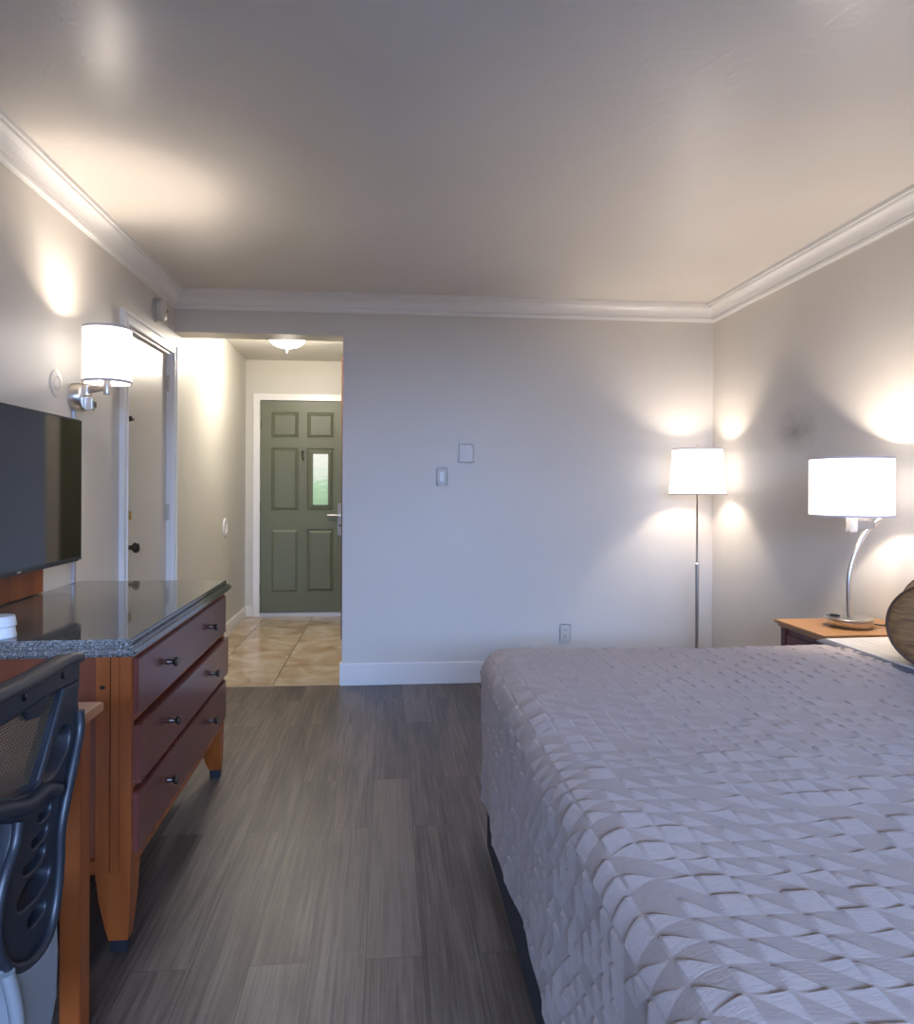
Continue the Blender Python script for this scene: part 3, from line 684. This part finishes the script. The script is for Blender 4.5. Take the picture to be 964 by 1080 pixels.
obj('frame_ridge', b, M_black, CH, True)
plate('lumbar_pocket', [[(0.175, 0.910), (0.095, 0.914), (0.100, 0.896), (0.124, 0.884), (0.156, 0.888)]], 0.02, 0.004, M_black, CH, 0.0, ())
b = bmesh.new(); prism(b, [(0.060, 0.905), (0.510, 0.905), (0.44, 0.795), (0.36, 0.800), (S0, 0.808), (0.208, 0.788), (0.145, 0.780)], (0, 0.0015, 0), ax=(1, 0, 0), ay=(0, 0, 1))
for v in b.verts: v.co = Vector((v.co.x, v.co.z, -v.co.y))   # texture space: x-y plane
mo = obj('mesh_back', b, M_mesh, CH); mo.rotation_euler = (PI / 2, 0, 0)
# lumbar cushion pad inside the loop, grey lower shell, seat, column, base
plate('lower_shell', [[(0.241, 0.535), (0.183, 0.503), (0.130, 0.503), (0.092, 0.533), (0.086, 0.473), (0.091, 0.395), (0.111, 0.350), (0.150, 0.325), (0.200, 0.335), (0.212, 0.40), (0.216, 0.45), (0.226, 0.50)]], 0.05, 0.012, M_silver, CH, 0.0)
b = bmesh.new(); tube(b, [(0.238, 0.022, 0.530), (0.226, 0.026, 0.48), (0.216, 0.026, 0.43), (0.208, 0.022, 0.36)], 0.011, 10, smoothn=4); obj('shell_edge', b, M_silver, CH, True)
obj('seat', bx((0.03, -0.52, 0.43), (0.54, -0.03, 0.505), 0.03, 4), mat('black_seat_fabric', (0.02, 0.02, 0.024), 0.8), CH, True)
obj('tilt_mechanism', bx((0.16, -0.36, 0.335), (0.41, -0.01, 0.42), 0.02, 3), M_black, CH, True)
obj('gas_column', cyl(0.028, 0.09, 0.36, (S0, -0.24, 0)), M_black, CH, True)
b = bmesh.new(); lathe(b, [(0.05, 0.07), (0.05, 0.11), (0.035, 0.13)], (S0, -0.24, 0))
ends = []
for k in range(5):
    a = 2 * PI * k / 5 + 0.3; e_ = (S0 + 0.27 * math.cos(a), -0.24 + 0.27 * math.sin(a)); ends.append(e_)
    tube(b, [(S0, -0.24, 0.095), (e_[0], e_[1], 0.075)], lambda t: 0.026 - 0.010 * t, 8)
obj('star_base', b, M_black, CH, True)
for e_ in ends: obj('caster', lth([(0.018, -0.022), (0.028, -0.018), (0.028, 0.018), (0.018, 0.022)], (e_[0], e_[1], 0.028), (1, 0.3, 0), 20), M_black, CH, True)

# ---------------------------------------------------------------- bed
BED = thing('bed', 'large bed with grey quilted coverlet reaching from right wall into the room', 'bed', (0.33, 0, 0))
bx0, by0, by1, bzt = 0.33, 0.66, 2.62, 0.700
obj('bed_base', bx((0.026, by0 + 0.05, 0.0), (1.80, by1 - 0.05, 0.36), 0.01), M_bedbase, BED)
obj('mattress', bx((0.035, by0 + 0.03, 0.36), (1.82, by1 - 0.03, 0.672), 0.05, 4), M_white, BED, True)
# coverlet: flat cloth coordinates (u,v) folded over the mattress; raised patches are real relief
def make_coverlet():
    import numpy as np
    cell = 0.052; SUB = 8; st = cell / SUB; r = 0.085
    u0c, u1c, v0c, v1c = 0.0 + r, 1.30, by0 + r, by1 - r          # core (flat) rectangle, local x from the foot plane
    Lmax = r * PI / 2 + (0.700 - r - 0.165)
    ua = u0c - Lmax; nu = int(round((u1c - ua) / st)); 
    va = v0c - Lmax; nv = int(round((v1c + Lmax - va) / st))
    U, Vv = np.meshgrid(ua + np.arange(nu + 1) * st, va + np.arange(nv + 1) * st, indexing='ij')
    du = np.minimum(U - u0c, 0); dv = np.where(Vv < v0c, Vv - v0c, np.where(Vv > v1c, Vv - v1c, 0))
    Ld = np.sqrt(du ** 2 + dv ** 2); Lc = np.minimum(Ld, Lmax); safe = np.maximum(Ld, 1e-9)
    ex, ey = du / safe, dv / safe
    ang = np.minimum(Lc / r, PI / 2); hor = r * np.sin(ang); drop = r * (1 - np.cos(ang)) + np.maximum(Lc - r * PI / 2, 0)
    cu = np.clip(U, u0c, None); cv = np.clip(Vv, v0c, v1c)
    dd = np.maximum(drop - 0.06, 0)
    along = np.where(np.abs(du) > np.abs(dv), Vv, U)
    hor = hor + dd * (-0.018 + 0.016 * np.sin(along * 9.0 + 1.0) + 0.007 * np.sin(along * 23.0))
    X = cu + ex * hor; Y = cv + ey * hor
    Z = bzt - drop + 0.004 * np.sin(U * 5 + Vv * 3) * (Lc < 0.2) + 0.003 * np.sin(Vv * 11 - U * 4) * (Lc < 0.3)
    # normals of the smooth surface
    tx = np.stack(np.gradient(X, axis=0) [None] if False else [np.gradient(X, axis=0), np.gradient(Y, axis=0), np.gradient(Z, axis=0)], -1)
    ty = np.stack([np.gradient(X, axis=1), np.gradient(Y, axis=1), np.gradient(Z, axis=1)], -1)
    nn = np.cross(tx, ty); nl = np.linalg.norm(nn, axis=-1, keepdims=True); nn = nn / np.maximum(nl, 1e-9)
    nn[(nl[..., 0] < 1e-7)] = 0
    # pattern of raised patches
    rs = np.random.RandomState(3)
    ncu, ncv = nu // SUB + 2, nv // SUB + 2
    lo = np.zeros((ncu, ncv), int); hi = np.zeros((ncu, ncv), int)
    blk = rs.randint(0, 4, (ncu // 3 + 2, ncv // 3 + 2))
    for i in range(ncu):
        for j in range(ncv):
            k = blk[i // 3, j // 3] if rs.rand() < 0.6 else rs.randint(0, 4); q = rs.rand()
            if k == 0: lo[i, j], hi[i, j] = 1, 0
            elif k == 1: lo[i, j], hi[i, j] = (1, 1) if (i + j) % 2 else (0, 0)
            elif k == 2: lo[i, j], hi[i, j] = 0, 1
            else: lo[i, j], hi[i, j] = (1, 0) if q < .4 else ((0, 1) if q < .7 else (1, 1))
    iu = np.arange(nu + 1)[:, None] + 0 * np.arange(nv + 1)[None]; jv = 0 * np.arange(nu + 1)[:, None] + np.arange(nv + 1)[None]
    ci, cj = np.minimum(iu // SUB, ncu - 1), np.minimum(jv // SUB, ncv - 1); fu, fv = (iu % SUB) / SUB, (jv % SUB) / SUB
    # diagonal from (0,1) to (1,0): low triangle where fu+fv<1
    low = fu + fv < 1.0 - 1e-6
    both = (lo[ci, cj] & hi[ci, cj]) > 0
    up_ = np.where(low, lo[ci, cj], hi[ci, cj]); ondiag = np.abs(fu + fv - 1) < 1e-6
    edge = np.minimum(np.minimum(fu, 1 - fu), np.minimum(fv, 1 - fv))
    dg = np.abs(fu + fv - 1) * 0.707
    sharp = np.minimum(np.minimum(fu, 1 - fu), 1 - fv)
    dn = np.where(both | low, fv, dg * 1.4)                      # soft ramp on the near side of every patch
    ds = np.where(both, sharp, np.where(low, np.minimum(sharp, dg), sharp))
    d = np.minimum(np.minimum(ds / 0.125, 1.0), np.minimum(dn / 0.75, 1.0)); d = np.where(ondiag & ~both, 0, d)
    hgt = up_ * d * 0.0050
    P = np.stack([X, Y, Z], -1) + nn * hgt[..., None] * np.where(nn[..., 2:3] < -0.5, -1, 1)
    vid = -np.ones((nu + 1, nv + 1), int)
    verts = []; faces = []; att = []
    keep = (Ld <= Lmax + st * 1.5)
    idx = np.argwhere(keep)
    for n_, (i, j) in enumerate(idx): vid[i, j] = n_
    verts = P[keep].tolist()
    for i in range(nu):
        for j in range(nv):
            a, b_, c, d_ = vid[i, j], vid[i + 1, j], vid[i + 1, j + 1], vid[i, j + 1]
            if min(a, b_, c, d_) < 0: continue
            if Ld[i, j] > Lmax and Ld[i + 1, j + 1] > Lmax and Ld[i + 1, j] > Lmax and Ld[i, j + 1] > Lmax: continue
            I, J = i // SUB, j // SUB; ii, jj = i % SUB, j % SUB
            faces.append((a, b_, d_)); faces.append((b_, c, d_))
            s = ii + jj
            f1 = lo[I, J] if s < SUB else hi[I, J]; f2 = lo[I, J] if s < SUB - 1 else hi[I, J]
            att += [float(f1), float(f2)]
    me = bpy.data.meshes.new('coverlet'); me.from_pydata(verts, [], faces)
    at = me.attributes.new('raised', 'FLOAT', 'FACE'); at.data.foreach_set('value', att)
    me.materials.append(M_quilt)
    o = bpy.data.objects.new('coverlet', me); COL.objects.link(o); o.parent = BED
    return o
make_coverlet()
# striped hem lip of the coverlet at the head end and white sheet beyond it
def strip(name, xa, xb, ztop, th, m, y0, y1, wob=0.0, n=60, seed=1):
    rs = random.Random(seed); bm = bmesh.new(); rows = []
    sect = [(xa, ztop - th), (xa - 0.002, ztop - th * 0.4), (xa + 0.004, ztop), ((xa + xb) / 2, ztop + 0.002), (xb, ztop), (xb, ztop - th)]
    for k in range(n + 1):
        y = y0 + (y1 - y0) * k / n; w = wob * math.sin(y * 7) 
        rows.append([bm.verts.new((x + (w if i < 3 else 0), y, z)) for i, (x, z) in enumerate(sect)])
    for a, c in zip(rows, rows[1:]):
        for i in range(len(sect) - 1): bm.faces.new((a[i], c[i], c[i + 1], a[i + 1]))
    bmesh.ops.recalc_face_normals(bm, faces=bm.faces[:]); return obj(name, bm, m, BED, True)
M_hem = mat('dark_grey_hem', (0.10, 0.10, 0.13), 0.8)
strip('coverlet_hem', 1.285, 1.325, 0.706, 0.012, M_hem, by0, by1 - 0.01, 0.004)
def make_sheet_mat():
    M = mat('white_folded_sheet', (0.72, 0.70, 0.68), 0.9)
    v = coords(M, (60, 3, 3), (0, 0, 0.25)); n = N(M, 'ShaderNodeTexNoise'); n.inputs['Scale'].default_value = 1; n.inputs['Detail'].default_value = 3
    L(M, v, n.inputs['Vector']); bump(M, n.outputs['Fac'], 0.8, 0.01); return M
M_sheet = make_sheet_mat()
strip('sheet', 1.318, 1.84, 0.710, 0.03, M_sheet, by0, by1 - 0.01, 0.003)

# bolster cushion
BO = thing('bolster_cushion', 'brown striped round bolster cushion with piping on the white sheet', 'cushion', (1.672, 2.085, 0.850), math.radians(-42))
R_ = 0.130
prof = [(0.0, -0.012), (0.03, -0.011), (0.07, -0.009), (0.10, -0.005), (0.120, 0.0), (R_, 0.010), (R_ + 0.001, 0.2), (R_, 0.40), (0.12, 0.41), (0.05, 0.42), (0, 0.421)]
obj('cushion_body', lth(prof, (0, 0, 0), (0, 1, 0), 56), M_bolster, BO, True)
for yy in (0.008, 0.402):
    b = bmesh.new(); tube(b, [(R_ * math.cos(2 * PI * k / 48), yy, R_ * math.sin(2 * PI * k / 48)) for k in range(49)], 0.0045, 8)
    obj('piping', b, M_piping, BO, True)

# ---------------------------------------------------------------- nightstand
NS = thing('nightstand', 'honey-coloured wooden nightstand between the bed and the right wall corner', 'nightstand', (1.70, 2.70, 0))
nd, nw, nz = 0.475, 0.375, 0.70
b = bmesh.new(); box(b, (0.0, 0.0, nz - 0.012), (nd, nw, nz), 0.002); box(b, (0.010, 0.010, nz - 0.028), (nd, nw - 0.010, nz - 0.010), 0.006)
obj('nightstand_top', b, M_night, NS)
obj('body', bx((0.035, 0.022, 0.12), (nd - 0.01, nw - 0.022, nz - 0.028), 0.003), M_cherry, NS)
for x0 in (0.022, nd - 0.05):
    for y0 in (0.018, nw - 0.055): obj('leg', bx((x0, y0, 0), (x0 + 0.037, y0 + 0.037, nz - 0.028), 0.003), M_cherry, NS)
d = obj('drawer', bx((0.022, 0.062, 0.50), (0.036, nw - 0.062, nz - 0.055), 0.003), M_cherry, NS)
obj('knob', lth([(0.008, 0), (0.006, 0.01), (0.014, 0.02), (0.012, 0.026), (0, 0.027)], (0.022, nw / 2, 0.57), (-1, 0, 0), 20), M_bronze, d, True)

# ---------------------------------------------------------------- table lamp
TLx, TLy = 1.932, 2.885
TL = thing('table_lamp', 'nickel table lamp with curved stem and wide white shade on the nightstand', 'table lamp', (TLx, TLy, nz))
obj('base', lth([(0.084, 0), (0.086, 0.003), (0.086, 0.028), (0.084, 0.030)], n=56), M_steel, TL, True)
tp = obj('base_plate', lth([(0.092, 0.030), (0.094, 0.032), (0.094, 0.038), (0.092, 0.040)], (-0.008, 0, 0), n=56), M_steel, TL, True)
obj('power_socket', lth([(0.024, 0.040), (0.024, 0.044), (0.020, 0.046)], (-0.050, 0.03, 0), n=24, sx=1.0, sy=0.8), M_dark, tp, True)
b = bmesh.new()
tube(b, [(-0.004, 0, 0.038), (-0.008, 0, 0.10), (-0.007, 0, 0.20), (0.010, 0, 0.28), (0.042, 0, 0.355), (0.084, 0, 0.415), (0.133, 0, 0.452)], 0, 12, flat=(0.011, 0.009, (0, 1, 0)), smoothn=8)
obj('stem', b, M_steel, TL, True)
b = bmesh.new(); box(b, (0.005, -0.004, 0.444), (0.136, 0.012, 0.454), 0.002); box(b, (0.020, -0.010, 0.408), (0.100, 0.012, 0.444), 0.002)
obj('shade_bracket', b, M_steel, TL)
obj('lamp_holder', bx((-0.012, -0.018, 0.394), (0.022, 0.018, 0.50), 0.004), mat('satin_nickel', (0.75, 0.70, 0.66), 0.4, 0.6), TL, True)
b = bmesh.new(); drum(b, 0.160, 0.160, 0.462, 0.704); 
s = obj('lamp_shade', b, M_shade, TL, True)
for za, zb in ((0.460, 0.468), (0.698, 0.706)):
    b = bmesh.new(); drum(b, 0.1615, 0.1615, za, zb, t=0.005); obj('shade_trim', b, M_rim, s, True)
obj('bulb', lth([(0.008, 0.50), (0.028, 0.53), (0.034, 0.55), (0.026, 0.58), (0.004, 0.59)], n=20), M_dome, TL, True)
point_light('table_bulb', (TLx, TLy, nz + 0.575), LAMP_W * 0.52, 0.038)
tag(obj('lamp_cord', tb([(TLx + 0.085, TLy, nz + 0.010), (TLx + 0.14, TLy - 0.01, nz + 0.004), (TLx + 0.19, TLy + 0.02, nz + 0.004), (TLx + 0.236, TLy + 0.03, nz + 0.004)], 0.003, 8, smoothn=6), M_black, None, True),
    'thin black cord running from the table lamp base across the nightstand', 'cord')

# ---------------------------------------------------------------- floor lamp
FLx, FLy = 1.960, 4.47
FL = thing('floor_lamp', 'slim nickel floor lamp with tapered white shade in the far right corner', 'floor lamp', (FLx, FLy, 0))
obj('base', lth([(0.13, 0), (0.13, 0.012), (0.12, 0.018), (0.02, 0.024), (0.012, 0.05)], n=48), M_steel, FL, True)
obj('lower_pole', lth([(0.0115, 0.03), (0.0115, 0.80), (0.008, 0.803)], n=20), M_steel, FL, True)
obj('upper_pole', lth([(0.0065, 0.80), (0.0065, 1.28), (0.014, 1.29), (0.014, 1.33)], n=20), M_steel, FL, True)
b = bmesh.new(); drum(b, 0.174, 0.153, 1.240, 1.527); s = obj('lamp_shade', b, M_shade, FL, True)
for ra, rb, za, zb in ((0.1755, 0.175, 1.238, 1.245), (0.1545, 0.154, 1.522, 1.529)):
    b = bmesh.new(); drum(b, ra, rb, za, zb, t=0.005); obj('shade_trim', b, M_rim, s, True)
obj('bulb', lth([(0.014, 1.33), (0.028, 1.36), (0.034, 1.38), (0.026, 1.41), (0.004, 1.42)], n=20), M_dome, FL, True)
b = bmesh.new(); tube(b, [(0, 0, 1.42), (0, 0, 1.535)], 0.0025, 8)
for k in range(3):
    a = 2 * PI * k / 3; tube(b, [(0, 0, 1.515), (0.150 * math.cos(a), 0.150 * math.sin(a), 1.515)], 0.002, 6)
obj('shade_spider', b, M_steel, FL, True)
obj('finial', lth([(0.004, 1.533), (0.008, 1.54), (0.005, 1.552), (0.001, 1.556)], n=16), M_steel, FL, True)
point_light('floor_lamp_bulb', (FLx, FLy, 1.385), LAMP_W * 0.68, 0.038)
